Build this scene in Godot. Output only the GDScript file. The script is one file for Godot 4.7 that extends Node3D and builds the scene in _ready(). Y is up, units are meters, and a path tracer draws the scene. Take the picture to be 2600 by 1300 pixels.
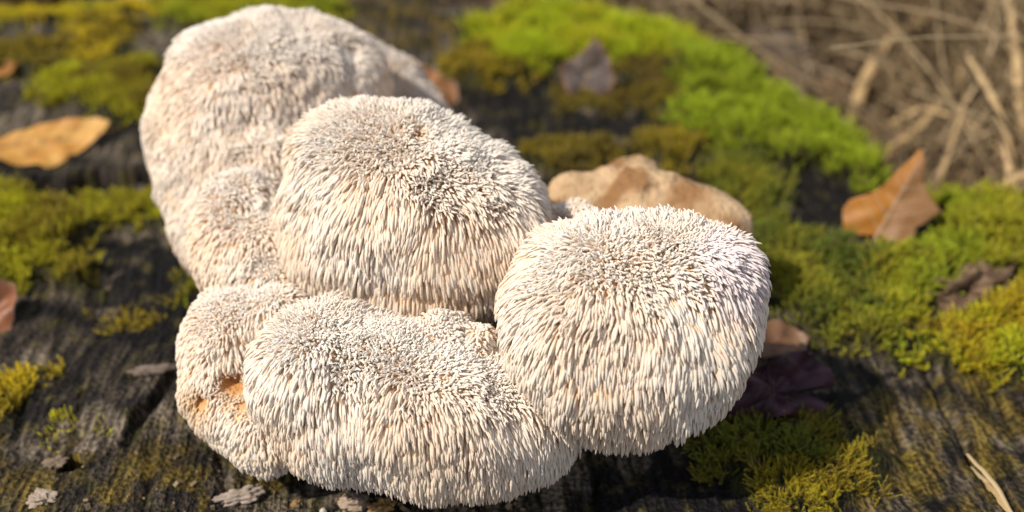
extends Node3D
# A shaggy white tooth fungus lying on the mossy, weathered top of an old stump, dry grass beyond.

var rng := RandomNumberGenerator.new()
var soft := FastNoiseLite.new()      # one smooth noise, looked up at many scales
var fine := FastNoiseLite.new()
var taken := {}

func _ready():
	# ---------------------------------------------------------------- camera, sky, sun, exposure
	var cam := Camera3D.new()
	cam.name = "camera"
	add_child(cam)
	var lens := CameraAttributesPhysical.new()
	lens.frustum_focal_length = 51.48      # 26.2 degrees high
	lens.frustum_focus_distance = 0.283
	lens.frustum_near = 0.02
	lens.frustum_far = 200.0
	lens.exposure_aperture = 9.0
	cam.attributes = lens
	cam.position = Vector3(0, 0.235, 0)
	cam.rotation_degrees = Vector3(-35, 0, 0)
	cam.current = true
	var env := Environment.new()
	var sky_look := ProceduralSkyMaterial.new()
	sky_look.sky_top_color = Color(0.60, 0.63, 0.68)
	sky_look.sky_horizon_color = Color(0.78, 0.78, 0.77)
	sky_look.sky_curve = 0.2
	sky_look.ground_bottom_color = Color(0.16, 0.13, 0.10)
	sky_look.ground_horizon_color = Color(0.40, 0.35, 0.28)
	sky_look.sky_energy_multiplier = 1.0
	sky_look.sun_angle_max = 1.0
	var sky := Sky.new()
	sky.sky_material = sky_look
	env.background_mode = Environment.BG_SKY
	env.sky = sky
	env.tonemap_mode = Environment.TONE_MAPPER_LINEAR
	env.tonemap_exposure = 1.27
	env.sdfgi_enabled = true
	env.ssao_enabled = true
	env.ssil_enabled = true
	var around := WorldEnvironment.new()
	around.name = "world_environment"
	around.environment = env
	add_child(around)
	var sun := DirectionalLight3D.new()
	sun.name = "sun"
	sun.light_energy = 1.32
	sun.light_color = Color(1.0, 0.955, 0.88)
	sun.light_angular_distance = 0.6
	sun.shadow_enabled = true
	add_child(sun)
	sun.look_at_from_position(Vector3(-0.60, 0.78, 0.30), Vector3.ZERO)

	rng.seed = 11
	soft.seed = 5; soft.frequency = 1.0; soft.fractal_type = FastNoiseLite.FRACTAL_NONE
	fine.seed = 9; fine.frequency = 1.0; fine.fractal_octaves = 3
	plan_moss()
	build_stump()
	build_forest_floor()
	build_moss()
	build_mushroom()
	build_leaves()
	build_debris()
	build_grass()

# ==================================================================== helpers
func numbered(called: String) -> String:
	if not taken.has(called):
		taken[called] = 0
		return called
	taken[called] += 1
	return "%s_%03d" % [called, taken[called]]

func tag(o: Node, label: String, category: String, group := "", kind := ""):
	if label: o.set_meta("label", label)
	if category: o.set_meta("category", category)
	if group: o.set_meta("group", group)
	if kind: o.set_meta("kind", kind)

func thing(called: String, label: String, category: String, at := Transform3D(), group := "") -> Node3D:
	var o := Node3D.new()
	o.name = numbered(called)
	add_child(o)
	o.transform = at
	tag(o, label, category, group)
	return o

func obj(called: String, m: Mesh, mat: Material, parent: Node = null) -> MeshInstance3D:
	var o := MeshInstance3D.new()
	o.name = numbered(called) if parent == null else called
	o.mesh = m
	o.material_override = mat
	if parent == null: add_child(o)
	else: parent.add_child(o, true)
	return o

func swarm(called: String, m: Mesh, mat: Material, xf: Array, colors: Array, parent: Node) -> MultiMeshInstance3D:
	var mm := MultiMesh.new()
	mm.transform_format = MultiMesh.TRANSFORM_3D
	mm.use_colors = true
	mm.mesh = m
	mm.instance_count = xf.size()
	for i in xf.size():
		mm.set_instance_transform(i, xf[i])
		mm.set_instance_color(i, colors[i])
	var o := MultiMeshInstance3D.new()
	o.name = called
	o.multimesh = mm
	o.material_override = mat
	o.set_meta("kind", "stuff")
	parent.add_child(o, true)
	return o

func poly(a: Array) -> PackedVector2Array:
	var p := PackedVector2Array()
	for i in range(0, a.size(), 2): p.append(Vector2(a[i], a[i + 1]))
	return p

func rnd(a: float, b: float) -> float: return rng.randf_range(a, b)

func paint(tinted: bool, color: Color, rough: float) -> StandardMaterial3D:
	var m := StandardMaterial3D.new()
	m.albedo_color = color.linear_to_srgb()
	m.vertex_color_use_as_albedo = tinted
	m.roughness = rough
	m.cull_mode = BaseMaterial3D.CULL_DISABLED
	return m

func grid_mesh(pts: PackedVector3Array, cols: PackedColorArray, uvs: PackedVector2Array, nx: int, ny: int, wrap := false) -> ArrayMesh:
	# nx columns, ny rows; smooth normals from the faces
	var idx := PackedInt32Array()
	var nrm := PackedVector3Array()
	nrm.resize(pts.size())
	var last := nx if wrap else nx - 1
	for j in ny - 1:
		for i in last:
			var a := j * nx + i
			var b := j * nx + (i + 1) % nx
			var c := a + nx
			var d := b + nx
			idx.append(a); idx.append(b); idx.append(c)
			idx.append(b); idx.append(d); idx.append(c)
			var n: Vector3 = (pts[c] - pts[b]).cross(pts[d] - pts[a])
			nrm[a] += n; nrm[b] += n; nrm[c] += n; nrm[d] += n
	for i in nrm.size(): nrm[i] = nrm[i].normalized()
	var arr := []
	arr.resize(Mesh.ARRAY_MAX)
	arr[Mesh.ARRAY_VERTEX] = pts
	arr[Mesh.ARRAY_NORMAL] = nrm
	arr[Mesh.ARRAY_INDEX] = idx
	if cols.size(): arr[Mesh.ARRAY_COLOR] = cols
	if uvs.size(): arr[Mesh.ARRAY_TEX_UV] = uvs
	var m := ArrayMesh.new()
	m.add_surface_from_arrays(Mesh.PRIMITIVE_TRIANGLES, arr)
	return m

func tube(path: Array, radii: Array, sides := 6, flat := 1.0, col0 := Color.WHITE, col1 := Color.WHITE) -> ArrayMesh:
	var p := PackedVector3Array(); var c := PackedColorArray()
	var n := path.size()
	var up := Vector3(0.13, 1, 0.21).normalized()
	for j in n:
		var t: Vector3 = (path[mini(j + 1, n - 1)] - path[maxi(j - 1, 0)]).normalized()
		var s := t.cross(up).normalized()
		var b := s.cross(t)
		for i in sides:
			var a := TAU * i / sides
			p.append(path[j] + (s * cos(a) + b * sin(a) * flat) * radii[j])
			c.append(col0.lerp(col1, float(j) / (n - 1)))
	return grid_mesh(p, c, PackedVector2Array(), sides, n, true)

# ==================================================================== the ground of the stump
var moss := []            # patches: {shape, label, hue, hue2, tall, dense}
const FX := -0.55
const FZ := -0.72
const FS := 0.004
const FNX := 276
const FNZ := 181
var moss_field := PackedFloat32Array()
var rim_field := PackedFloat32Array()
var rim := poly([-0.75, -0.50, -0.42, -0.545, -0.28, -0.568, -0.193, -0.588, -0.10, -0.63, -0.03, -0.605, 0.03, -0.586, 0.08, -0.566, 0.112, -0.525, 0.134, -0.475, 0.156, -0.425, 0.188, -0.388, 0.235, -0.362, 0.32, -0.30, 0.39, -0.18, 0.42, 0.05, -0.75, 0.05])
var algae := []           # thin green film on the wood: polygons
var damp_and_shade := []             # black damp stain, and shade painted onto the wood: polygons

func patch(shape: PackedVector2Array, called: String, label: String, hue: Color, hue2: Color, tall: float, dense := 1.0):
	moss.append({"shape": shape, "called": called, "label": label, "hue": hue, "hue2": hue2, "tall": tall, "dense": dense})

func plan_moss():
	var lime := Color(0.48, 0.47, 0.014); var lemon := Color(0.68, 0.53, 0.014); var green := Color(0.28, 0.34, 0.014)
	var olive := Color(0.27, 0.21, 0.016); var brown := Color(0.16, 0.115, 0.02); var deep := Color(0.13, 0.17, 0.02); var gold := Color(0.38, 0.29, 0.016)
	patch(poly([-0.2908, -0.5627, -0.2659, -0.5655, -0.2423, -0.5727, -0.2187, -0.5818, -0.1939, -0.5888, -0.1872, -0.571, -0.1947, -0.5584, -0.2238, -0.5488, -0.2466, -0.5354, -0.281, -0.5384]), "moss_patch", "yellow green moss strip along the far edge of the stump in the upper left", lemon, lime, 0.007)
	patch(poly([-0.1866, -0.5441, -0.1851, -0.5627, -0.1786, -0.5807, -0.1634, -0.5923, -0.1185, -0.5923, -0.0974, -0.5853, -0.0901, -0.5488, -0.0976, -0.5389, -0.1222, -0.5364, -0.1674, -0.5339]), "moss_patch", "bright green moss showing behind the top of the mushroom's rear lobe", lime, green, 0.008)
	patch(poly([-0.2299, -0.5415, -0.2144, -0.5457, -0.1962, -0.5446, -0.195, -0.5254, -0.1968, -0.5003, -0.2128, -0.498, -0.2218, -0.5167]), "moss_patch", "small yellow moss tuft on grey wood left of the mushroom's rear lobe", lemon, gold, 0.006)
	patch(poly([-0.2658, -0.5003, -0.2566, -0.5072, -0.2464, -0.5176, -0.2232, -0.5147, -0.2128, -0.489, -0.225, -0.4795, -0.2409, -0.4864, -0.2587, -0.4825]), "moss_patch", "dull golden moss beside the orange leaf at the left edge of the wood", gold, olive, 0.005)
	patch(poly([-0.221, -0.4524, -0.2201, -0.471, -0.2072, -0.4778, -0.1902, -0.4847, -0.1727, -0.4913, -0.1566, -0.4438, -0.1628, -0.4271, -0.1763, -0.4282, -0.1837, -0.4393, -0.2095, -0.4454]), "moss_patch", "olive green moss cushion behind the large tan leaf", lime, olive, 0.008)
	patch(poly([-0.217, -0.3743, -0.2055, -0.3734, -0.1906, -0.372, -0.1729, -0.3617, -0.1644, -0.3473, -0.1643, -0.3354, -0.1446, -0.3108, -0.1544, -0.3162, -0.1659, -0.3186, -0.1753, -0.3167, -0.1929, -0.3143]), "moss_patch", "large lime green moss mound above the red brown leaf on the left", lime, olive, 0.010)
	patch(poly([-0.1752, -0.3734, -0.1631, -0.381, -0.143, -0.3783, -0.1315, -0.3583, -0.1468, -0.3522, -0.1569, -0.3578, -0.1633, -0.344]), "moss_patch", "olive moss strip reaching right to the mushroom's left side", olive, lime, 0.006)
	patch(poly([-0.1217, -0.3108, -0.1176, -0.3203, -0.1137, -0.325, -0.1071, -0.312, -0.1149, -0.3092]), "moss_sprig", "small green moss sprig tucked against the mushroom above its small left lobe", green, olive, 0.006)
	patch(poly([-0.1449, -0.2972, -0.1371, -0.3032, -0.1294, -0.3005, -0.1233, -0.3101, -0.1223, -0.2978, -0.1345, -0.2943, -0.141, -0.2935]), "moss_sprig", "thin brownish moss strand lying on wood left of the mushroom", gold, olive, 0.004, 0.5)
	patch(poly([-0.1723, -0.2663, -0.1575, -0.2681, -0.1485, -0.2696, -0.15, -0.2612, -0.158, -0.2564, -0.1539, -0.246, -0.1628, -0.2427]), "moss_patch", "yellow moss tongue at the left edge below the red brown leaf", lemon, gold, 0.006)
	patch(poly([-0.1407, -0.2399, -0.1399, -0.2445, -0.1373, -0.2478, -0.1365, -0.2427, -0.138, -0.2392]), "moss_sprig", "single yellow moss sprig on bare wood near the dark knot hole", lemon, lime, 0.004)
	patch(poly([-0.1205, -0.241, -0.1221, -0.2488, -0.1204, -0.2506, -0.1172, -0.2445, -0.1172, -0.2402]), "moss_sprig", "upright yellow green moss sprig between knot hole and mushroom", lime, gold, 0.0046)
	patch(poly([-0.0265, -0.5339, -0.0187, -0.553, 0.0092, -0.575, 0.0469, -0.5807, 0.0848, -0.5649, 0.103, -0.5415, 0.1034, -0.5167, 0.0821, -0.5072, 0.0534, -0.498, 0.0258, -0.4935, 0.01, -0.4855, -0.0054, -0.489, -0.0198, -0.5167]), "moss_patch", "vivid green moss mat behind the grey curled leaf", Color(0.42, 0.50, 0.010), lime, 0.011)
	patch(poly([-0.0371, -0.5003, -0.024, -0.5215, -0.0074, -0.4944, 0.01, -0.4847, 0.0023, -0.4752, -0.0167, -0.4761, -0.0322, -0.4825]), "moss_patch", "dark olive moss fringe beside the brown leaf behind the mushroom", olive, gold, 0.007)
	patch(poly([0.0824, -0.5264, 0.1026, -0.5389, 0.1163, -0.498, 0.1285, -0.4803, 0.1408, -0.4587, 0.1534, -0.4355, 0.1608, -0.4078, 0.149, -0.3835, 0.1408, -0.3995, 0.1269, -0.3972, 0.1158, -0.3995, 0.1044, -0.4105, 0.0815, -0.4175, 0.072, -0.4393, 0.0823, -0.4636, 0.0793, -0.4847]), "moss_patch", "long green moss band along the stump's right rim behind the orange lobed leaf", Color(0.33, 0.42, 0.014), green, 0.011)
	patch(poly([0.0156, -0.4782, 0.0284, -0.4656, 0.051, -0.4677, 0.0538, -0.5026, 0.0806, -0.5119, 0.081, -0.4677, 0.0748, -0.4477, 0.0491, -0.4438, 0.0204, -0.4508]), "moss_patch", "brownish olive moss under and right of the grey curled leaf", olive, brown, 0.005, 0.8)
	patch(poly([0.0021, -0.413, 0.028, -0.4189, 0.0517, -0.413, 0.0453, -0.3972, 0.0318, -0.3946, 0.0168, -0.3914]), "moss_patch", "short dull olive moss between the black wood and the torn tan base", olive, brown, 0.006)
	patch(poly([0.0525, -0.4217, 0.0653, -0.4271, 0.0799, -0.4189, 0.0801, -0.4078, 0.0683, -0.3946, 0.0526, -0.4045]), "moss_patch", "dull yellow moss tuft right behind the torn tan base", gold, olive, 0.006)
	patch(poly([0.0771, -0.3985, 0.1005, -0.4078, 0.1114, -0.3946, 0.1117, -0.3759, 0.1006, -0.364, 0.1066, -0.3473, 0.1207, -0.3367, 0.1338, -0.3302, 0.1345, -0.312, 0.123, -0.2854, 0.1071, -0.2802, 0.0988, -0.2907, 0.0901, -0.305, 0.0904, -0.3419, 0.0907, -0.3699, 0.0807, -0.3882]), "moss_patch", "broad green and olive moss carpet along the right side of the mushroom", Color(0.28, 0.27, 0.018), deep, 0.008)
	patch(poly([0.1312, -0.3315, 0.1493, -0.3328, 0.1684, -0.3555, 0.1718, -0.3759, 0.1885, -0.3826, 0.2193, -0.3743, 0.1978, -0.3215, 0.1661, -0.3215, 0.1472, -0.3073, 0.1357, -0.2875, 0.1241, -0.2751, 0.123, -0.2854]), "moss_patch", "green moss around and behind the brown bark fragment on the right", green, Color(0.36, 0.33, 0.016), 0.009)
	patch(poly([0.1291, -0.2741, 0.1464, -0.2875, 0.1654, -0.3032, 0.1963, -0.3179, 0.1757, -0.2673, 0.1556, -0.2683, 0.1479, -0.2761, 0.1375, -0.2761]), "moss_patch", "yellow green moss mound at the right edge below the bark fragment", Color(0.40, 0.43, 0.014), Color(0.47, 0.34, 0.014), 0.010)
	patch(poly([0.0514, -0.2368, 0.0626, -0.2474, 0.0813, -0.2495, 0.0936, -0.2443, 0.1025, -0.2365, 0.106, -0.2319, 0.0898, -0.2279, 0.0776, -0.2247, 0.0689, -0.2216, 0.0593, -0.2263]), "moss_patch", "dark olive moss cushion in the shade of the big right lobe", olive, Color(0.17, 0.2, 0.02), 0.0075)
	patch(poly([0.069, -0.2221, 0.0777, -0.2255, 0.0914, -0.2295, 0.0986, -0.2352, 0.1072, -0.2319, 0.1168, -0.2284, 0.1074, -0.2284, 0.1008, -0.2232, 0.1013, -0.2185, 0.0958, -0.2145, 0.0955, -0.2047, 0.0703, -0.2047, 0.0744, -0.2145]), "moss_patch", "feathery yellow moss in sharp focus at the lower right", Color(0.36, 0.30, 0.012), Color(0.28, 0.21, 0.012), 0.0070)
	algae = [
		poly([-0.1161, -0.2089, -0.1201, -0.2255, -0.106, -0.2471, -0.0926, -0.2419, -0.0662, -0.2287, -0.0487, -0.2193, -0.0667, -0.2178, -0.0887, -0.2148, -0.0958, -0.2075]), poly([-0.0989, -0.5971, -0.0289, -0.5971, -0.0266, -0.5364, -0.0574, -0.5072, -0.0877, -0.5264]),
		poly([0.108, -0.2579, 0.1457, -0.2771, 0.1808, -0.2673, 0.1546, -0.2047, 0.1218, -0.2047, 0.1018, -0.2118]), poly([-0.1628, -0.2368, -0.1306, -0.2402, -0.1139, -0.2089, -0.1498, -0.2047])]
	damp_and_shade = [
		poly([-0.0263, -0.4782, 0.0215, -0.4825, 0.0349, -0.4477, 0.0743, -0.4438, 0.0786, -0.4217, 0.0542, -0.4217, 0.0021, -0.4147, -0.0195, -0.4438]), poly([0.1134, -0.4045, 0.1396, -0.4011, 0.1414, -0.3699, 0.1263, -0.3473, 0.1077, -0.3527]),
		poly([-0.1377, -0.3583, -0.1096, -0.3167, -0.1072, -0.2771, -0.1294, -0.2771, -0.1511, -0.3215]), poly([0.0438, -0.2436, 0.0829, -0.2579, 0.1308, -0.2712, 0.1325, -0.256, 0.0862, -0.2436]), poly([0.0248, -0.2303, 0.072, -0.2319, 0.0733, -0.2033, 0.0122, -0.2033])]  # the last polygon paints contact shade below the right lobe
	moss_field.resize(FNX * FNZ)
	rim_field.resize(FNX * FNZ)
	var n := rim.size()
	for j in FNZ:
		for i in FNX:
			var p := Vector2(FX + i * FS, FZ + j * FS)
			var q := p + 0.006 * Vector2(soft.get_noise_2d(p.x * 60, p.y * 60), soft.get_noise_2d(p.x * 60 + 40, p.y * 60))
			var v := 0.0
			for m in moss:
				if m.tall > 0.0045 and Geometry2D.is_point_in_polygon(q, m.shape):
					v = maxf(v, m.tall)
			moss_field[j * FNX + i] = v
			var d := 9.0
			for k in n:
				d = minf(d, p.distance_squared_to(Geometry2D.get_closest_point_to_segment(p, rim[k], rim[(k + 1) % n])))
			rim_field[j * FNX + i] = sqrt(d) * (1.0 if Geometry2D.is_point_in_polygon(p, rim) else -1.0)

func look(field: PackedFloat32Array, x: float, z: float) -> float:
	var u := clampf((x - FX) / FS, 0, FNX - 1.01)
	var v := clampf((z - FZ) / FS, 0, FNZ - 1.01)
	var i := int(u); var j := int(v)
	u -= i; v -= j
	var k := j * FNX + i
	return lerpf(lerpf(field[k], field[k + 1], u), lerpf(field[k + FNX], field[k + FNX + 1], u), v)

# cracks of the wood: [from, to, half width, depth]
var cracks := [
	[Vector2(-0.216, -0.3759), Vector2(-0.1781, -0.3876), 0.0030, 0.012], [Vector2(-0.1781, -0.3876), Vector2(-0.1288, -0.4011), 0.0034, 0.014], [Vector2(-0.2295, -0.4095), Vector2(-0.1912, -0.4175), 0.0016, 0.006],
	[Vector2(-0.2569, -0.4782), Vector2(-0.1872, -0.4944), 0.0022, 0.007], [Vector2(-0.2393, -0.5264), Vector2(-0.1811, -0.5389), 0.0016, 0.004],
	[Vector2(0.135, -0.2854), Vector2(0.1366, -0.2712), 0.0008, 0.0018], [Vector2(0.1366, -0.2712), Vector2(0.1371, -0.2368), 0.0009, 0.004], [Vector2(0.1371, -0.2368), Vector2(0.1437, -0.2075), 0.0012, 0.004],
	[Vector2(-0.1227, -0.2673), Vector2(-0.1079, -0.2696), 0.0010, 0.004], [Vector2(-0.115, -0.2402), Vector2(-0.1094, -0.2654), 0.0012, 0.004], [Vector2(-0.1532, -0.256), Vector2(-0.1449, -0.2239), 0.0009, 0.0018], [Vector2(-0.138, -0.2692), Vector2(-0.1307, -0.2368), 0.0008, 0.0018], [Vector2(-0.1076, -0.2352), Vector2(-0.1022, -0.2089), 0.0008, 0.0018], [Vector2(-0.0884, -0.2368), Vector2(-0.0819, -0.2148), 0.0008, 0.0025], [Vector2(0.0992, -0.2579), Vector2(0.1038, -0.2368), 0.0008, 0.0018], [Vector2(0.1201, -0.2654), Vector2(0.1159, -0.2104), 0.0008, 0.0018], [Vector2(0.1552, -0.2673), Vector2(0.1531, -0.2319), 0.0009, 0.0018], [Vector2(0.0245, -0.2255), Vector2(0.0212, -0.2075), 0.0008, 0.0018], [Vector2(0.1089, -0.382), Vector2(0.1346, -0.35), 0.0018, 0.005], [Vector2(-0.0231, -0.4438), Vector2(0.0482, -0.4326), 0.0020, 0.006]]
var knot := Vector2(-0.1291, -0.229)

func wood_height(x: float, z: float) -> float:
	var h := 0.0030 * soft.get_noise_2d(x * 9, z * 13) + 0.0012 * soft.get_noise_2d(x * 34 + 7, z * 30)
	var bend := 6.0 * soft.get_noise_2d(x * 5 + 3, z * 5)
	var near := smoothstep(-0.40, -0.32, z)
	h += near * (0.00026 * soft.get_noise_2d(x * 200 + bend, z * 28) + 0.00022 * soft.get_noise_2d(x * 640 + bend, z * 80)) + (1.0 - near) * 0.0010 * soft.get_noise_2d(x * 22, z * 190)
	h += 0.0005 * maxf(0.0, soft.get_noise_2d(x * 150, z * 150 + 9))
	for c in cracks:
		var p := Vector2(x, z + 0.004 * soft.get_noise_2d(x * 40, z * 40))
		var d := p.distance_to(Geometry2D.get_closest_point_to_segment(p, c[0], c[1]))
		if d < c[2] * 2.2: h -= c[3] * (1.0 - smoothstep(c[2] * 0.5, c[2] * 2.2, d))
	var kd := Vector2(x, z).distance_to(knot)
	if kd < 0.006: h -= 0.016 * (1.0 - smoothstep(0.0016, 0.0038, kd)) - 0.0012 * (1.0 - smoothstep(0.003, 0.006, kd))
	# boards of old growth stand a little higher than one another on the left
	h += 0.004 * smoothstep(0.0, 0.004, -(z + 0.382 + (x + 0.2) * 0.2)) * smoothstep(-0.05, -0.16, x)
	var e := look(rim_field, x, z) + 0.006 * soft.get_noise_2d(x * 30, z * 30)
	if e < 0.035:
		var k := (0.035 - e) / 0.035
		h -= 0.012 * k * k if e > 0.0 else 0.012 * k * k - e * 7.0
	return maxf(h, -0.26)

func ground(x: float, z: float) -> float:
	var m := look(moss_field, x, z)
	return wood_height(x, z) + m * (0.28 + 0.40 * maxf(0.0, soft.get_noise_2d(x * 50, z * 50) + 0.55))

func inside_any(list: Array, p: Vector2) -> bool:
	for s in list:
		if Geometry2D.is_point_in_polygon(p, s): return true
	return false

func build_stump():
	var xs := PackedFloat32Array(); var zs := PackedFloat32Array()
	var x := -0.56
	while x < 0.56:
		xs.append(x)
		x += 0.0012 if absf(x) < 0.24 else 0.005
	var z := -0.70
	while z < 0.04:
		zs.append(z)
		z += 0.0028 if z < -0.42 else (0.0016 if z < -0.19 else 0.006)
	var nx := xs.size(); var nz := zs.size()
	var pts := PackedVector3Array(); var cols := PackedColorArray(); var uvs := PackedVector2Array()
	for j in nz:
		for i in nx:
			var px := xs[i]; var pz := zs[j]
			var m := look(moss_field, px, pz)
			pts.append(Vector3(px, ground(px, pz), pz))
			var bend := 6.0 * soft.get_noise_2d(px * 5 + 3, pz * 5)
			uvs.append(Vector2((px + bend * 0.0016) / 0.11, pz / 0.11))
			var q := Vector2(px, pz) + 0.012 * Vector2(soft.get_noise_2d(px * 45, pz * 45), soft.get_noise_2d(px * 45 + 9, pz * 45)) 
			var a := fine.get_noise_2d(px * 14, pz * 20)
			var s := lerpf(soft.get_noise_2d(px * 16, pz * 170), soft.get_noise_2d(px * 330 + bend, pz * 24), smoothstep(-0.40, -0.32, pz))
			var c := Color(0.072, 0.057, 0.045).lerp(Color(0.26, 0.21, 0.16), clampf(0.36 + a * 1.5 + s * 0.10 + 0.35 * soft.get_noise_2d(px * 120, pz * 80), 0, 1))
			c = c.lerp(Color(0.012, 0.010, 0.013), 0.88 * smoothstep(0.08, 0.38, fine.get_noise_2d(px * 24 + 50, pz * 30) + s * 0.14))
			if inside_any(algae, q):
				c = c.lerp(Color(0.21, 0.145, 0.028), clampf(0.62 + fine.get_noise_2d(px * 70, pz * 60) * 1.7 + s * 0.08 - 0.1, 0, 0.88))
			elif inside_any(damp_and_shade, q):
				c = c.lerp(Color(0.008, 0.007, 0.010), 0.93)  # damp stain and painted shade share this near-black
			if soft.get_noise_2d(px * 130 + 20, pz * 110) > 0.45: c = c.lerp(Color(0.14, 0.12, 0.03), 0.5)
			if q.distance_to(knot) < 0.0035: c = Color(0.008, 0.007, 0.007)
			if m > 0.0: c = c.lerp(Color(0.060, 0.058, 0.012), clampf(m / 0.004, 0, 1))
			cols.append(c)
	var mat := paint(true, Color.WHITE, 0.72)
	# fine saw marks and pits: a streaky noise over a grainy one
	var a1 := soft_image(1024, 150, 21, 0.03).duplicate() as Image
	a1.resize(1024, 1024, Image.INTERPOLATE_CUBIC)
	var a2 := soft_image(1024, 1024, 33, 0.05)
	var d1 := a1.get_data(); var d2 := a2.get_data()
	var tone := PackedByteArray(); tone.resize(1024 * 1024)
	var relief := PackedByteArray(); relief.resize(1024 * 1024)
	for k in 1024 * 1024:
		var v := d1[k] * 0.55 + d2[k] * 0.45
		relief[k] = int(v)
		tone[k] = int(clampf(60.0 + (v - 127.0) * 1.7 + 105.0, 40.0, 255.0))
	var im := Image.create_from_data(1024, 1024, false, Image.FORMAT_L8, tone)
	var im2 := Image.create_from_data(1024, 1024, false, Image.FORMAT_L8, relief)
	mat.albedo_texture = ImageTexture.create_from_image(im)
	mat.heightmap_enabled = true
	mat.heightmap_texture = ImageTexture.create_from_image(im2)
	mat.heightmap_scale = 0.24
	mat.metallic_specular = 0.3
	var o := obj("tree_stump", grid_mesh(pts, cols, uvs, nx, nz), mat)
	tag(o, "weathered dark stump top with saw marks, cracks and moss, carrying the white mushroom", "tree stump")

func soft_image(w: int, h: int, s: int, f: float) -> Image:
	var n := FastNoiseLite.new()
	n.seed = s; n.frequency = f; n.fractal_octaves = 4
	var im := n.get_seamless_image(w, h)
	im.convert(Image.FORMAT_L8)
	return im

func build_forest_floor():
	var pts := PackedVector3Array(); var cols := PackedColorArray()
	var at := [-90.0, -40.0, -15.0, -6.0, -3.0]
	for i in 97: at.append(-2.0 + 4.0 * i / 96.0)
	at.append_array([3.0, 6.0, 15.0, 40.0, 90.0])
	for z in at:
		for x in at:
			pts.append(Vector3(x, -0.085 + 0.04 * soft.get_noise_2d(x * 1.7, z * 1.7) + 0.02 * soft.get_noise_2d(x * 9, z * 9), z))
			cols.append(Color(0.045, 0.032, 0.020).lerp(Color(0.13, 0.085, 0.045), clampf(0.5 + fine.get_noise_2d(x * 6, z * 6), 0, 1)))
	var o := obj("forest_floor", grid_mesh(pts, cols, PackedVector2Array(), at.size(), at.size()), paint(true, Color.WHITE, 0.95))
	o.set_meta("kind", "structure")
	tag(o, "brown woodland soil beyond and below the stump", "ground", "", "structure")

# ==================================================================== moss
func moss_shoot(leaves: int, spread: float, seed_: int) -> ArrayMesh:
	var r := RandomNumberGenerator.new()
	r.seed = seed_
	var v := PackedVector3Array(); var n := PackedVector3Array(); var c := PackedColorArray(); var idx := PackedInt32Array()
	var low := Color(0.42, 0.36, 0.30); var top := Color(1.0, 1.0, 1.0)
	for i in leaves + 3:
		var t := 0.12 + 0.83 * i / (leaves + 2.0)
		var a := i * 2.399 + r.randf() * 0.5
		var out := Vector3(cos(a), 0, sin(a))
		var lift := lerpf(0.25, 1.5, t * t)
		var d := (out * spread + Vector3.UP * lift).normalized()
		var long := (0.36 - 0.12 * t) * r.randf_range(0.8, 1.2)
		var side := out.cross(Vector3.UP) * 0.055
		var b := Vector3(0.06 * sin(t * 2.0), t * 0.82, 0.03 * t)
		var k := v.size()
		v.append(b); v.append(b + d * long * 0.42 + side); v.append(b + d * long + Vector3.UP * -0.03); v.append(b + d * long * 0.42 - side)
		var nn := (d.cross(side)).normalized()
		if nn.y < 0: nn = -nn
		for q in 4:
			n.append(nn)
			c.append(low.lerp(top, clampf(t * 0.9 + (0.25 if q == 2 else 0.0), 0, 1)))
		if (v[k + 1] - v[k]).cross(v[k + 2] - v[k]).dot(nn) > 0: idx.append_array(PackedInt32Array([k, k + 2, k + 1, k, k + 3, k + 2]))
		else: idx.append_array(PackedInt32Array([k, k + 1, k + 2, k, k + 2, k + 3]))
	var arr := []
	arr.resize(Mesh.ARRAY_MAX)
	arr[Mesh.ARRAY_VERTEX] = v; arr[Mesh.ARRAY_NORMAL] = n; arr[Mesh.ARRAY_COLOR] = c; arr[Mesh.ARRAY_INDEX] = idx
	var m := ArrayMesh.new()
	m.add_surface_from_arrays(Mesh.PRIMITIVE_TRIANGLES, arr)
	return m

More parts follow.
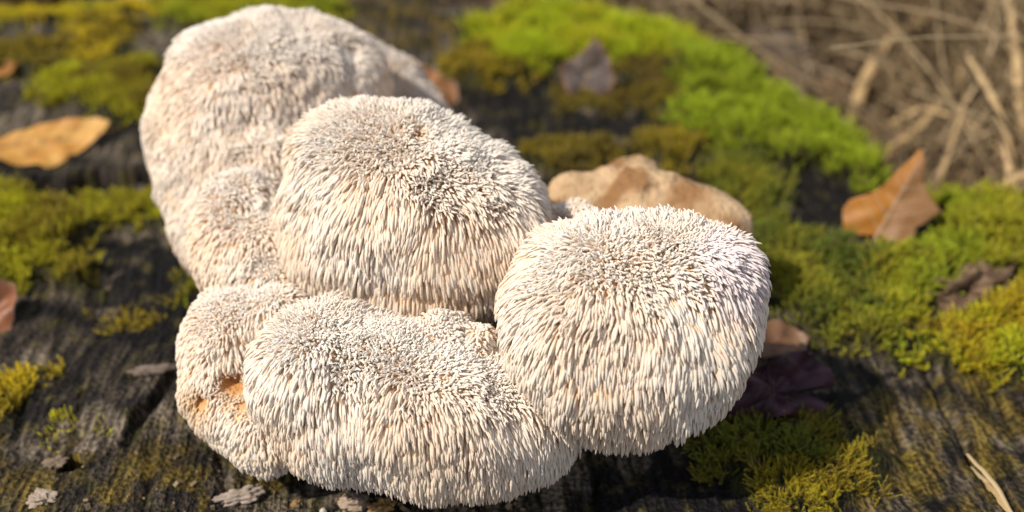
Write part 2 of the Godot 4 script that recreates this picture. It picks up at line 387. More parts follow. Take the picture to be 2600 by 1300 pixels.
func build_moss():
	var shoots := [moss_shoot(15, 1.0, 1), moss_shoot(16, 0.6, 2)]
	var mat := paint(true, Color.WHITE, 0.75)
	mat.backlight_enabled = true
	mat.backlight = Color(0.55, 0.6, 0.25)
	for m in moss:
		var sh: PackedVector2Array = m.shape
		var lo := sh[0]; var hi := sh[0]
		for p in sh:
			lo = lo.min(p); hi = hi.max(p)
		lo -= Vector2(0.01, 0.01); hi += Vector2(0.01, 0.01)
		var near: float = clampf((-(lo.y + hi.y) / 2.0 - 0.24) / 0.25, 0, 1)
		var gap := lerpf(0.00085, 0.0013, near)
		var count := int((hi.x - lo.x) * (hi.y - lo.y) / (gap * gap) * m.dense)
		var xf := [[], []]; var cl := [[], []]
		for i in count:
			var p := Vector2(rnd(lo.x, hi.x), rnd(lo.y, hi.y))
			var q := p + 0.008 * Vector2(soft.get_noise_2d(p.x * 70, p.y * 70), soft.get_noise_2d(p.x * 70 + 40, p.y * 70)) + Vector2(rnd(-1, 1), rnd(-1, 1)) * 0.0022
			if not Geometry2D.is_point_in_polygon(q, sh): continue
			var clump := soft.get_noise_2d(p.x * 95 + 4, p.y * 95)
			if clump < -0.55 and rng.randf() < 0.6: continue
			var y := ground(p.x, p.y) - 0.0008
			var tall: float = m.tall * (0.66 + 0.26 * clump) * rnd(0.7, 1.2) + 0.0012
			var lean := Vector3(rnd(-1, 1) + 1.2 * soft.get_noise_2d(p.x * 120, p.y * 120 + 30), 1.15, rnd(-1, 1) + 1.2 * soft.get_noise_2d(p.x * 120 + 60, p.y * 120)).normalized()
			if near < 0.06:
				var away := (p - (lo + hi) / 2.0) / (hi - lo).length()
				lean = (lean + Vector3(away.x, -0.1, away.y) * 1.6).normalized()
			var wide := (0.62 if near < 0.06 else 1.0) * clampf(tall, 0.0026, 0.0050) * rnd(0.65, 1.0)
			var side := lean.cross(Vector3(rnd(-1, 1), 0.2, rnd(-1, 1))).normalized()
			var k := rng.randi() % 2
			xf[k].append(Transform3D(Basis(side * wide, lean * tall, side.cross(lean) * wide), Vector3(p.x, y, p.y)))
			var mix := clampf(0.5 + 1.3 * fine.get_noise_2d(p.x * 26, p.y * 26) + rnd(-0.2, 0.2), 0, 1)
			var col: Color = m.hue.lerp(m.hue2, mix) * rnd(1.0, 1.5)
			if rng.randf() < 0.08: col = col.lerp(Color(0.22, 0.13, 0.05), 0.7)
			cl[k].append(col)
		var o := thing(m.called, m.label, "moss")
		o.set_meta("kind", "stuff")
		for k in 2:
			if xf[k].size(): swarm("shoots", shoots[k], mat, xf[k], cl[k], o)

# ==================================================================== the mushroom
var lobes := []

func lobe(called: String, label: String, balls: Array, at: Vector3, long: float, wide: float, smooth_k := 0.012, bare := false, thin := 0.36):
	lobes.append({"called": called, "label": label, "balls": balls, "c": at, "long": long, "wide": wide, "k": smooth_k, "bare": bare, "thin": thin})

func sdf(l: Dictionary, p: Vector3) -> float:
	var m := 1.0
	var k: float = l.k
	for b in l.balls:
		var d = p.distance_to(Vector3(b.x, b.y, b.z)) - b.w
		var h := maxf(k - absf(m - d), 0.0) / k
		m = minf(m, d) - h * h * k * 0.25
	return m

func reach(l: Dictionary, dir: Vector3) -> float:
	var c: Vector3 = l.c
	var r := 0.0
	for i in 24:                                   # outward from inside; the field is a distance
		var d := sdf(l, c + dir * r)
		if d > -0.00005: break
		r -= d
	var p := c + dir * r
	return r + 0.0019 * soft.get_noise_3d(p.x * 48, p.y * 48, p.z * 48) + 0.0008 * soft.get_noise_3d(p.x * 140, p.y * 140, p.z * 140 + 5)

func slope(l: Dictionary, p: Vector3) -> Vector3:
	var e := 0.0006
	var k := Vector3(0.0009 * soft.get_noise_3d(p.x * 80, p.y * 80, p.z * 80), 0.0, 0.0009 * soft.get_noise_3d(p.x * 80 + 30, p.y * 80, p.z * 80)) / 0.006
	return (Vector3(sdf(l, p + Vector3(e, 0, 0)) - sdf(l, p - Vector3(e, 0, 0)), sdf(l, p + Vector3(0, e, 0)) - sdf(l, p - Vector3(0, e, 0)), sdf(l, p + Vector3(0, 0, e)) - sdf(l, p - Vector3(0, 0, e))).normalized() + k).normalized()

func spine_mesh(bulge: float, sides: int) -> ArrayMesh:
	var rings := [[0.0, 0.46], [0.25, 0.50], [0.5, 0.50], [0.72, 0.43], [0.88, 0.29], [0.97, 0.14], [1.0, 0.03]]
	var p := PackedVector3Array(); var c := PackedColorArray()
	for r in rings:
		var t: float = r[0]
		var off := bulge * (4.0 * t * (1.0 - t)) 
		for i in sides:
			var a := TAU * i / sides
			p.append(Vector3(off + cos(a) * r[1], t, sin(a) * r[1]))
			c.append(Color(0.97, 0.77, 0.56).lerp(Color(1, 1, 1), smoothstep(0.05, 0.5, t)))
	return grid_mesh(p, c, PackedVector2Array(), sides, rings.size(), true)

var wounds := [Vector4(-0.0765, 0.0329, -0.2272, 0.0039), Vector4(-0.0854, 0.0271, -0.2268, 0.0038), Vector4(-0.0737, 0.0283, -0.2228, 0.0024), Vector4(0.0072, 0.0764, -0.2161, 0.0016), Vector4(-0.0263, 0.0856, -0.2714, 0.0018), Vector4(-0.0307, 0.0829, -0.2658, 0.0015), Vector4(-0.0211, 0.0815, -0.2624, 0.0013), Vector4(-0.0079, 0.0549, -0.2242, 0.0012), Vector4(-0.0387, 0.0554, -0.2149, 0.001), Vector4(0.0128, 0.0804, -0.2189, 0.0009)]

func build_mushroom():
	var root := thing("shaggy_mushroom", "large cream white mushroom of shaggy rounded lobes with hanging spines", "mushroom", Transform3D(Basis(), Vector3.ZERO))
	lobe("lobe", "big right lobe, sunlit on its left", [Vector4(0.0308, 0.052, -0.2271, 0.0237), Vector4(0.0238, 0.064, -0.2331, 0.0146), Vector4(0.0136, 0.0596, -0.2373, 0.012), Vector4(0.0368, 0.0616, -0.2363, 0.0101), Vector4(0.0477, 0.0619, -0.2365, 0.0155), Vector4(0.051, 0.0533, -0.2292, 0.0148), Vector4(0.0142, 0.0518, -0.2209, 0.0166), Vector4(0.0244, 0.0434, -0.2211, 0.0145), Vector4(0.0413, 0.0469, -0.2235, 0.0154)], Vector3(0.0306, 0.0558, -0.2225), 0.0064, 0.00080)
	lobe("lobe", "front lower lobe that rests on the wood", [Vector4(-0.0518, 0.0414, -0.2258, 0.0176), Vector4(-0.047, 0.0351, -0.2177, 0.0178), Vector4(-0.025, 0.035, -0.214, 0.0187), Vector4(-0.0077, 0.0308, -0.2147, 0.0168), Vector4(-0.031, 0.0381, -0.2247, 0.0129), Vector4(0.0051, 0.0235, -0.2169, 0.0091), Vector4(0.0103, 0.0318, -0.2167, 0.0083), Vector4(0.0013, 0.034, -0.2206, 0.0096)], Vector3(-0.0327, 0.0334, -0.2165), 0.0058, 0.00074)
	lobe("lobe", "middle lobe with long combed spines", [Vector4(-0.0427, 0.0639, -0.277, 0.0226), Vector4(-0.0247, 0.059, -0.2674, 0.0253), Vector4(-0.0097, 0.058, -0.2716, 0.019), Vector4(-0.0388, 0.054, -0.2664, 0.021), Vector4(-0.047, 0.0694, -0.2869, 0.0141), Vector4(-0.0205, 0.0516, -0.2598, 0.0152), Vector4(-0.0061, 0.0564, -0.2619, 0.0147), Vector4(-0.0552, 0.0523, -0.27, 0.0124), Vector4(-0.0294, 0.0658, -0.2807, 0.0204)], Vector3(-0.0289, 0.0602, -0.2707), 0.0068, 0.00080)
	lobe("lobe", "tall rear lobe at the top", [Vector4(-0.0896, 0.0557, -0.3445, 0.0332), Vector4(-0.0954, 0.0459, -0.3254, 0.0247), Vector4(-0.0735, 0.0583, -0.3548, 0.0244), Vector4(-0.0607, 0.06, -0.356, 0.0156), Vector4(-0.0922, 0.0386, -0.3142, 0.0201), Vector4(-0.0784, 0.045, -0.3089, 0.0144), Vector4(-0.0954, 0.0321, -0.2998, 0.0125), Vector4(-0.1091, 0.05, -0.3405, 0.0156)], Vector3(-0.0896, 0.0526, -0.3386), 0.0045, 0.00072)
	lobe("lobe", "narrow lobe under the rear one on the left", [Vector4(-0.0841, 0.0454, -0.2823, 0.0138), Vector4(-0.0828, 0.0508, -0.2922, 0.0119), Vector4(-0.0834, 0.0413, -0.2733, 0.0107), Vector4(-0.0723, 0.0438, -0.2739, 0.0097), Vector4(-0.0777, 0.0382, -0.2663, 0.0084), Vector4(-0.0692, 0.0398, -0.2601, 0.0071)], Vector3(-0.0828, 0.0454, -0.2823), 0.0040, 0.00076, 0.010)
	lobe("lobe", "small bruised lobe at the lower left", [Vector4(-0.0827, 0.0318, -0.2459, 0.0129), Vector4(-0.0828, 0.0236, -0.2353, 0.0111), Vector4(-0.0723, 0.0203, -0.2257, 0.0095), Vector4(-0.0825, 0.0354, -0.2533, 0.0076), Vector4(-0.066, 0.0179, -0.2203, 0.0066), Vector4(-0.0671, 0.0407, -0.2485, 0.008)], Vector3(-0.0805, 0.0278, -0.2382), 0.0036, 0.00072, 0.010)
	lobe("lobe", "smooth greyish lobe hidden behind the rear one", [Vector4(-0.0526, 0.0443, -0.3914, 0.0143), Vector4(-0.0402, 0.0376, -0.3867, 0.0118), Vector4(-0.0317, 0.0351, -0.3789, 0.0071), Vector4(-0.0604, 0.0514, -0.3963, 0.0093)], Vector3(-0.0448, 0.0405, -0.3888), 0.0018, 0.00085, 0.010)
	lobe("lobe", "pale lobe wedged between middle and right lobe", [Vector4(0.0194, 0.0525, -0.275, 0.0074), Vector4(0.0123, 0.0528, -0.2777, 0.0058), Vector4(0.0259, 0.0545, -0.2667, 0.0047)], Vector3(0.0188, 0.0525, -0.275), 0.0022, 0.00085, 0.008)
	lobe("lobe", "little tuft in the hollow between the lower lobes", [Vector4(-0.0203, 0.049, -0.225, 0.0072), Vector4(-0.0154, 0.0458, -0.2191, 0.006), Vector4(-0.0243, 0.0458, -0.2191, 0.0054), Vector4(-0.0148, 0.0465, -0.2306, 0.0065)], Vector3(-0.0201, 0.0475, -0.2203), 0.0026, 0.00082, 0.006)
	lobe("lobe", "yellowish tuft against the right lobe", [Vector4(-0.0088, 0.0497, -0.2267, 0.0053), Vector4(-0.0102, 0.0462, -0.2194, 0.005), Vector4(-0.0066, 0.0404, -0.2166, 0.0042)], Vector3(-0.0089, 0.0466, -0.2221), 0.0026, 0.00082, 0.006)
	lobe("lobe", "rough knob on the front lobe's upper right", [Vector4(-0.0327, 0.0499, -0.2232, 0.0069), Vector4(-0.0376, 0.0509, -0.2251, 0.0055)], Vector3(-0.0345, 0.0503, -0.2235), 0.0027, 0.00082, 0.006)
	lobe("torn_base", "tan torn base behind the right lobe, without spines", [Vector4(0.0242, 0.036, -0.3148, 0.0085), Vector4(0.0171, 0.036, -0.3148, 0.0058), Vector4(0.0366, 0.0354, -0.3144, 0.0066), Vector4(0.0448, 0.0366, -0.3189, 0.008), Vector4(0.0559, 0.0376, -0.3085, 0.0091), Vector4(0.0661, 0.0376, -0.3012, 0.0074), Vector4(0.0412, 0.0348, -0.3054, 0.0089), Vector4(0.0424, 0.0397, -0.3247, 0.0037), Vector4(0.0686, 0.035, -0.2946, 0.0055)], Vector3(0.0418, 0.038, -0.3138), 0.0, 0.0, 0.016, true)
	lobe("stem_base", "", [Vector4(-0.02, 0.018, -0.275, 0.024), Vector4(0.012, 0.016, -0.275, 0.022), Vector4(-0.045, 0.02, -0.32, 0.024), Vector4(0.03, 0.02, -0.30, 0.02), Vector4(-0.02, 0.03, -0.31, 0.026), Vector4(0.035, 0.015, -0.325, 0.02)], Vector3(-0.012, 0.02, -0.296), 0.0, 0.0, 0.012, true)

	var flesh := paint(true, Color.WHITE, 0.85)
	flesh.subsurf_scatter_enabled = true
	flesh.subsurf_scatter_strength = 0.06
	var skin := soft_image(512, 512, 44, 0.03)
	flesh.uv1_triplanar = true
	flesh.uv1_scale = Vector3(25, 25, 25)
	flesh.heightmap_enabled = true
	flesh.heightmap_texture = ImageTexture.create_from_image(skin)
	flesh.heightmap_scale = 0.12
	var spine_look := paint(true, Color.WHITE, 0.7)
	spine_look.backlight_enabled = true
	spine_look.backlight = Color(0.50, 0.47, 0.43)
	spine_look.metallic_specular = 0.2
	spine_look.subsurf_scatter_enabled = true
	spine_look.subsurf_scatter_strength = 0.12
	var kinds := [spine_mesh(0.15, 7), spine_mesh(0.7, 7), spine_mesh(1.2, 6)]
	var eye := Vector3(0, 0.235, 0)
	var ranked := []
	for li in lobes.size():
		var l: Dictionary = lobes[li]
		# ---- flesh
		var nu := 120 if l.called == "torn_base" else 56; var nv := 76 if l.called == "torn_base" else 36
		var pts := PackedVector3Array(); var cols := PackedColorArray()
		var widest := 0.0
		for j in nv + 1:
			var th := PI * j / nv
			for i in nu:
				var d := Vector3(sin(th) * cos(TAU * i / nu), cos(th), -sin(th) * sin(TAU * i / nu))
				var r := reach(l, d)
				widest = maxf(widest, r)
				var p: Vector3 = l.c + d * r
				var c := Color(0.76, 0.53, 0.33)
				if l.called == "torn_base":
					r += 0.0016 * fine.get_noise_3d(p.x * 75, p.y * 75, p.z * 75) - 0.0012 * absf(soft.get_noise_3d(p.x * 60 + 20, p.y * 60, p.z * 60)) + 0.0004 * fine.get_noise_3d(p.x * 300, p.y * 300, p.z * 300)
					c = Color(0.24, 0.125, 0.048).lerp(Color(0.50, 0.35, 0.21), clampf(0.45 + 1.7 * fine.get_noise_3d(p.x * 60, p.y * 60, p.z * 60), 0, 1))
				for w in wounds:
					var q := p.distance_to(Vector3(w.x, w.y, w.z))
					if q < w.w * 1.5:
						c = c.lerp(Color(0.52, 0.24, 0.075), 1.0 - smoothstep(w.w * 0.7, w.w * 1.5, q))
						r -= 0.0022 * (1.0 - smoothstep(w.w * 0.3, w.w * 1.3, q))
				pts.append(l.c + d * (r - (0.0 if l.bare else 0.0011)))
				cols.append(c)
		var body := obj(l.called, grid_mesh(pts, cols, PackedVector2Array(), nu, nv + 1, true), flesh, root)
		if l.label: body.set_meta("label", l.label)
		if l.bare: continue
		# ---- spines: evenly strewn directions, thinned so that every patch of skin gets its share
		var xf := [[], [], []]; var cl := [[], [], []]
		var gap: float = l.wide * 0.80
		var many := int(4.0 * PI * widest * widest / (gap * gap) * 1.35)
		for i in many:
			var y := 1.0 - 2.0 * (i + 0.5) / many
			var a := i * 2.39996323
			var d := (Vector3(sqrt(1.0 - y * y) * cos(a), y, sqrt(1.0 - y * y) * sin(a)) + Vector3(rnd(-1, 1), rnd(-1, 1), rnd(-1, 1)) * 0.012).normalized()
			var r := reach(l, d)
			var p: Vector3 = l.c + d * r
			if p.y < 0.001: continue
			var n := slope(l, p)
			if rng.randf() > r * r / maxf(0.25, n.dot(d)) / (widest * widest): continue
			var hidden := false
			for lj in lobes.size():
				if lj != li and sdf(lobes[lj], p) < -0.0012:
					hidden = true
					break
			if hidden: continue
			var bruise := 9.0
			for w in wounds:
				bruise = minf(bruise, p.distance_to(Vector3(w.x, w.y, w.z)) / w.w)
			if bruise < rnd(0.75, 1.05): continue
			# combed: up on the crown, hanging on the flanks
			var wild := soft.get_noise_3d(p.x * 90, p.y * 90, p.z * 90)
			var crown := smoothstep(0.66, 0.95, n.y + 0.12 * wild)
			var fall := Vector3.DOWN
			var along := (fall - n * fall.dot(n))
			along = (along.normalized() if along.length() > 0.02 else Vector3.FORWARD)
			along = (along + Vector3(soft.get_noise_3d(p.x * 60, p.y * 60, p.z * 60), 0, soft.get_noise_3d(p.x * 60 + 9, p.y * 60, p.z * 60)) * 0.22).normalized()
			if rng.randf() > lerpf(l.thin, 1.0, crown): continue
			var hang := (along * 0.95 + n * 0.20).normalized() if n.y > -0.1 else (fall * 0.9 + n * 0.25).normalized()
			var tousle := Vector3(rnd(-1, 1), rnd(-1, 1), rnd(-1, 1))
			var erect := (n * 1.0 + along * 0.35 + tousle * 0.42).normalized()
			var dir := (hang + tousle * 0.05).lerp(erect, crown).normalized()
			var long: float = l.long * lerpf(1.0, 0.38, crown) * rnd(0.62, 1.18) * lerpf(0.55, 1.0, clampf((bruise - 1.0) * 1.2, 0, 1))
			var wide: float = l.wide * lerpf(1.0, 0.76, crown) * rnd(0.82, 1.15)
			var outward := (n - dir * n.dot(dir))
			outward = outward.normalized() if outward.length() > 0.05 else dir.cross(Vector3.RIGHT).normalized()
			outward = outward.rotated(dir, rnd(-0.5, 0.5) + crown * rnd(-2.5, 2.5))
			var k := 0 if rng.randf() < 0.3 else (1 if rng.randf() < 0.65 else 2)
			var t := Transform3D(Basis(outward * wide, dir * long, outward.cross(dir) * wide), p - n * 0.0009)
			var warm := clampf(0.5 + 1.2 * soft.get_noise_3d(p.x * 28 + 3, p.y * 28, p.z * 28) + rnd(-0.25, 0.25), 0, 1)
			var c := Color(0.87, 0.775, 0.69).lerp(Color(0.92, 0.855, 0.79), crown).lerp(Color(0.87, 0.715, 0.58), warm * (1.0 - 0.7 * crown)) * rnd(0.93, 1.06)
			if bruise < 1.9: c = c.lerp(Color(0.70, 0.46, 0.24), 0.6 * (1.9 - bruise))
			c = c.lerp(Color(0.84, 0.76, 0.86), 0.55 * (1.0 - smoothstep(0.006, 0.016, p.distance_to(Vector3(0.0568, 0.0732, -0.2273)))))
			if li == 6: c = c.lerp(Color(0.62, 0.56, 0.53), 0.6)
			var view := (eye - p)
			var shown := n.dot(view.normalized())
			if li < 3 and shown > 0.45 and crown < 0.5 and p.distance_to(eye) < 0.312 and rng.randf() < 0.25:
				ranked.append([long * wide * (0.6 + shown) / view.length_squared(), body, k, t, c, li])
			else:
				xf[k].append(t); cl[k].append(c)
		l.xf = xf; l.cl = cl; l.body = body
	# the 300 spines that show largest are parts of their own, the others are one mass per lobe and bend
	ranked.sort_custom(func(a, b): return a[0] > b[0])
	var tints := []
	for c in [Color(0.86, 0.745, 0.645), Color(0.86, 0.765, 0.68), Color(0.86, 0.71, 0.58), Color(0.83, 0.73, 0.63)]:
		var m: StandardMaterial3D = spine_look.duplicate()
		m.albedo_color = c.linear_to_srgb()
		tints.append(m)
	for i in ranked.size():
		var s: Array = ranked[i]
		if i < 300:
			var o := obj("spine", kinds[s[2]], tints[i % 4], s[1])
			o.transform = s[3]
		else:
			lobes[s[5]].xf[s[2]].append(s[3]); lobes[s[5]].cl[s[2]].append(s[4])
	for l in lobes:
		if l.bare: continue
		for k in 3:
			if l.xf[k].size(): swarm("spines", kinds[k], spine_look, l.xf[k], l.cl[k], l.body)

# ==================================================================== leaves
func leaf(called: String, label: String, category: String, at: Transform3D, shape: PackedVector2Array, look_: Dictionary):
	var root := thing(called, label, category, at)
	# outline walked in 72 steps, five rings towards the middle
	var n := 132
	var whole := 0.0
	for i in shape.size(): whole += shape[i].distance_to(shape[(i + 1) % shape.size()])
	var ring := PackedVector2Array()
	for s in n:
		var go := whole * s / n
		for i in shape.size():
			var step := shape[i].distance_to(shape[(i + 1) % shape.size()])
			if go <= step:
				var edge := shape[i].lerp(shape[(i + 1) % shape.size()], go / step)
				ring.append(edge + 0.0005 * Vector2(fine.get_noise_2d(edge.x * 500, edge.y * 500), fine.get_noise_2d(edge.x * 500 + 40, edge.y * 500)))
				break
			go -= step
	while ring.size() < n: ring.append(ring[ring.size() - 1])
	var area := 0.0
	for i in n: area += ring[i].cross(ring[(i + 1) % n])
	if area > 0: ring.reverse()
	var mid := Vector2.ZERO
	for p in ring: mid += p / n
	var cup: Vector2 = look_.get("cup", Vector2(6, 6)); var thick: float = look_.get("thick", 0.00035); var ripple: float = look_.get("ripple", 0.0012)
	var c0: Color = look_.c0; var c1: Color = look_.c1
	var seed_: float = look_.get("seed", 1.0)
	var rise := func(p: Vector2) -> float:
		var q := p - mid
		return cup.x * q.x * q.x + cup.y * q.y * q.y + ripple * soft.get_noise_2d(p.x * 90 + seed_, p.y * 90)
	var pts := PackedVector3Array(); var cols := PackedColorArray()
	var shares := [0.02, 0.2, 0.4, 0.58, 0.74, 0.88, 1.0, 1.0, 0.8, 0.4, 0.02]
	for k in shares.size():
		for p in ring:
			var q: Vector2 = mid + (p - mid) * shares[k]
			pts.append(Vector3(q.x, rise.call(q) + (thick * 0.5 if k < 7 else -thick * 0.5), q.y))
			var e := clampf(0.5 + 1.6 * fine.get_noise_2d(q.x * 80 + seed_, q.y * 80) + 0.3 * (shares[k] - 0.6), 0, 1)
			var c := c0.lerp(c1, e)
			if fine.get_noise_2d(q.x * 240 + seed_, q.y * 240) > 0.46: c = c * 0.65
			if look_.has("tip"): c = c.lerp(look_.tip, smoothstep(0.85, 1.0, shares[k]) * 0.7)
			if look_.has("half"):           # sheen painted into the colour of the half beyond the midrib
				var a: Vector2 = look_.rib[0]; var b: Vector2 = look_.rib[1]
				c = c.lerp(look_.half, smoothstep(-0.0008, 0.0012, (b - a).normalized().cross(q - a)) * 0.85)
			cols.append(c)
	var mat := paint(true, Color.WHITE, look_.get("rough", 0.5))
	mat.backlight_enabled = true
	mat.backlight = Color(0.3, 0.22, 0.1) * look_.get("glow", 1.0)
	obj("blade", grid_mesh(pts, cols, PackedVector2Array(), n, shares.size(), true), mat, root)
	if look_.has("rib"):
		var vm := paint(false, look_.get("vein", c0.lerp(Color(0.5, 0.35, 0.2), 0.5)), 0.6)
		var a: Vector2 = look_.rib[0]; var b: Vector2 = look_.rib[1]
		var line := func(p0: Vector2, p1: Vector2, w: float) -> ArrayMesh:
			var path := []; var radii := []
			for i in 9:
				var q := p0.lerp(p1, i / 8.0)
				path.append(Vector3(q.x, rise.call(q) + thick * 0.5, q.y))
				radii.append(w * (1.0 - 0.75 * i / 8.0))
			return tube(path, radii, 6, 0.8)
		obj("midrib", line.call(a, b, 0.00055), vm, root)
		var long := a.distance_to(b)
		var dir := (b - a) / long
		for i in int(look_.get("veins", 5)):
			for s in [-1.0, 1.0]:
				var from := a.lerp(b, 0.10 + 0.85 * i / float(look_.get("veins", 5)))
				var to := from
				var go: Vector2 = (dir * 0.75 + Vector2(-dir.y, dir.x) * s).normalized()
				for step in 40:
					if Geometry2D.is_point_in_polygon(to + go * 0.0012, ring): to += go * 0.001
					else: break
				if from.distance_to(to) > 0.003: obj("vein", line.call(from, to, 0.00026), vm, root)
	return root

func build_leaves():
	leaf("fallen_leaf", "large tan orange leaf lying in front of the olive moss on the left", "leaf", Transform3D(Vector3(0.9942, -0.1, -0.0395), Vector3(0.1075, 0.9246, 0.3655), Vector3(0, -0.3677, 0.93), Vector3(-0.1971, 0.0053, -0.408)), poly([-0.0302, 0.0026, -0.0204, -0.0034, -0.0075, -0.0112, 0.005, -0.0145, 0.0173, -0.0157, 0.0237, -0.014, 0.0218, -0.0078, 0.0154, -0.0007, 0.0082, 0.0074, 0.0027, 0.0121, -0.0026, 0.01, -0.0104, 0.0111, -0.0173, 0.0092, -0.028, 0.0109]),
		{"c0": Color(0.42, 0.19, 0.028), "c1": Color(0.54, 0.30, 0.075), "cup": Vector2(3, 9), "ripple": 0.0012, "rib": [Vector2(-0.030, 0.004), Vector2(0.027, -0.010)], "vein": Color(0.297, 0.165, 0.0528), "veins": 9, "rough": 0.62, "seed": 3.0})
	leaf("fallen_leaf", "orange brown leaf end at the left edge beside the golden moss", "leaf", Transform3D(Vector3(1, -0, -0), Vector3(0, 0.9487, 0.3162), Vector3(0, -0.3162, 0.9487), Vector3(-0.2471, 0.0043, -0.4854)), poly([-0.0121, -0.0022, -0.0037, -0.0063, 0.0028, -0.0072, 0.0077, -0.0036, 0.0063, 0.0019, -0.0002, 0.006, -0.009, 0.0087]),
		{"c0": Color(0.264, 0.106, 0.0198), "c1": Color(0.343, 0.158, 0.0396), "seed": 8.0})
	leaf("fallen_leaf", "red brown leaf at the left edge below the lime moss mound", "leaf", Transform3D(Vector3(0.9666, -0.2172, -0.1358), Vector3(0.2562, 0.8197, 0.5123), Vector3(-0, -0.53, 0.848), Vector3(-0.1744, 0.006, -0.2962)), poly([-0.0091, -0.0093, -0.0017, -0.0099, 0.0032, -0.0095, 0.0045, -0.0048, 0.0051, 0.0031, 0.0041, 0.0092, 0.0005, 0.0104, -0.0056, 0.0106]),
		{"c0": Color(0.17, 0.052, 0.016), "c1": Color(0.26, 0.10, 0.045), "ripple": 0.0025, "seed": 12.0, "tip": Color(0.33, 0.198, 0.132)})
	leaf("fallen_leaf", "orange brown leaf half hidden behind the smooth grey lobe", "leaf", Transform3D(Vector3(0.9864, -0.1366, -0.0911), Vector3(0.1642, 0.8208, 0.5472), Vector3(0, -0.5547, 0.8321), Vector3(-0.0395, 0.0065, -0.465)), poly([-0.0169, -0.0079, -0.0068, -0.0111, 0.0016, -0.0102, 0.0083, -0.005, 0.0139, -0.0045, 0.0152, 0.0039, 0.0123, 0.0108, 0.0049, 0.0094, -0.0064, 0.0038, -0.0157, -0.0006]),
		{"c0": Color(0.251, 0.099, 0.0264), "c1": Color(0.304, 0.145, 0.0594), "cup": Vector2(-18, -6), "ripple": 0.002, "tip": Color(0.33, 0.238, 0.178), "seed": 17.0, "rib": [Vector2(-0.014, -0.004), Vector2(0.014, 0.004)], "veins": 3})
	leaf("fallen_leaf", "grey mauve curled leaf standing on the vivid green moss", "leaf", Transform3D(Vector3(0.9928, 0.036, 0.114), Vector3(-0.1196, 0.299, 0.9467), Vector3(0, -0.9536, 0.3011), Vector3(0.0348, 0.0144, -0.4632)), poly([0.0031, -0.0159, 0.0065, -0.0124, 0.0097, -0.007, 0.0127, 0.0034, 0.0112, 0.0086, 0.0052, 0.0109, -0.0012, 0.0125, -0.0077, 0.0112, -0.0106, 0.006, -0.0129, -0.0038, -0.0071, -0.0053, -0.002, -0.0094]),
		{"c0": Color(0.070, 0.056, 0.056), "c1": Color(0.105, 0.084, 0.082), "cup": Vector2(10, 4), "ripple": 0.0012, "tip": Color(0.277, 0.112, 0.0264), "rough": 0.6, "seed": 21.0, "rib": [Vector2(-0.002, 0.011), Vector2(0.003, -0.013)], "veins": 3, "glow": 0.3})
	leaf("fallen_leaf", "big orange lobed leaf on the right, half of it painted with a brown sheen", "leaf", Transform3D(Vector3(0.9794, 0.1143, 0.1663), Vector3(-0.2018, 0.5549, 0.8071), Vector3(0, -0.824, 0.5665), Vector3(0.1423, 0.0133, -0.3489)), poly([-0.0175, 0.0017, -0.0147, -0.0028, -0.0079, -0.0049, -0.0026, -0.0078, 0.0017, -0.0125, 0.0063, -0.0171, 0.0106, -0.0216, 0.0121, -0.0177, 0.0116, -0.01, 0.0136, -0.0044, 0.0184, 0.0019, 0.0135, 0.0054, 0.0091, 0.0078, 0.008, 0.012, 0.0069, 0.016, 0.0022, 0.0138, -0.0035, 0.0111, -0.0107, 0.0104, -0.0165, 0.0086]),
		{"c0": Color(0.27, 0.10, 0.006), "c1": Color(0.33, 0.135, 0.014), "half": Color(0.20, 0.105, 0.048), "cup": Vector2(-5, 3), "ripple": 0.0012, "rough": 0.58, "seed": 26.0, "rib": [Vector2(-0.006, 0.013), Vector2(0.0135, -0.024)], "veins": 6, "vein": Color(0.363, 0.251, 0.158)})
	leaf("fallen_leaf", "dull brown leaf scrap between the right lobe and the dark purple leaf", "leaf", Transform3D(Vector3(0.9944, -0.0958, -0.0451), Vector3(0.1059, 0.8997, 0.4234), Vector3(0, -0.4258, 0.9048), Vector3(0.0889, 0.0063, -0.2793)), poly([-0.0088, -0.0049, -0.0005, -0.0064, 0.0046, -0.0046, 0.0087, -0.0004, 0.0073, 0.0037, 0.002, 0.005, -0.0035, 0.007, -0.0101, 0.0066]),
		{"c0": Color(0.112, 0.0495, 0.0231), "c1": Color(0.152, 0.0759, 0.0363), "ripple": 0.002, "seed": 31.0})  # brown darkened to stand for the right lobe's shadow
	leaf("purple_leaf", "dark purple folded leaf in the shade beside the right lobe", "leaf", Transform3D(Vector3(0.9876, -0.1332, -0.0832), Vector3(0.157, 0.8375, 0.5234), Vector3(0, -0.53, 0.848), Vector3(0.08, 0.0096, -0.2499)), poly([-0.0108, -0.0064, -0.0017, -0.0087, 0.0059, -0.0136, 0.0142, -0.0125, 0.0183, -0.0084, 0.0206, -0.0031, 0.0169, -0.0021, 0.0122, -0.0062, 0.0082, -0.0048, 0.0133, 0.0013, 0.0147, 0.0056, 0.0081, 0.0072, 0.0004, 0.0083, -0.0097, 0.0097, -0.0197, 0.0113, -0.0231, 0.0066, -0.0189, 0.0002]),
		{"c0": Color(0.022, 0.004, 0.011), "c1": Color(0.042, 0.007, 0.021), "cup": Vector2(-8, 6), "ripple": 0.006, "rough": 0.6, "seed": 37.0, "rib": [Vector2(-0.002, -0.009), Vector2(0.004, 0.008)], "veins": 6, "vein": Color(0.0396, 0.00924, 0.0198), "glow": 0.15})

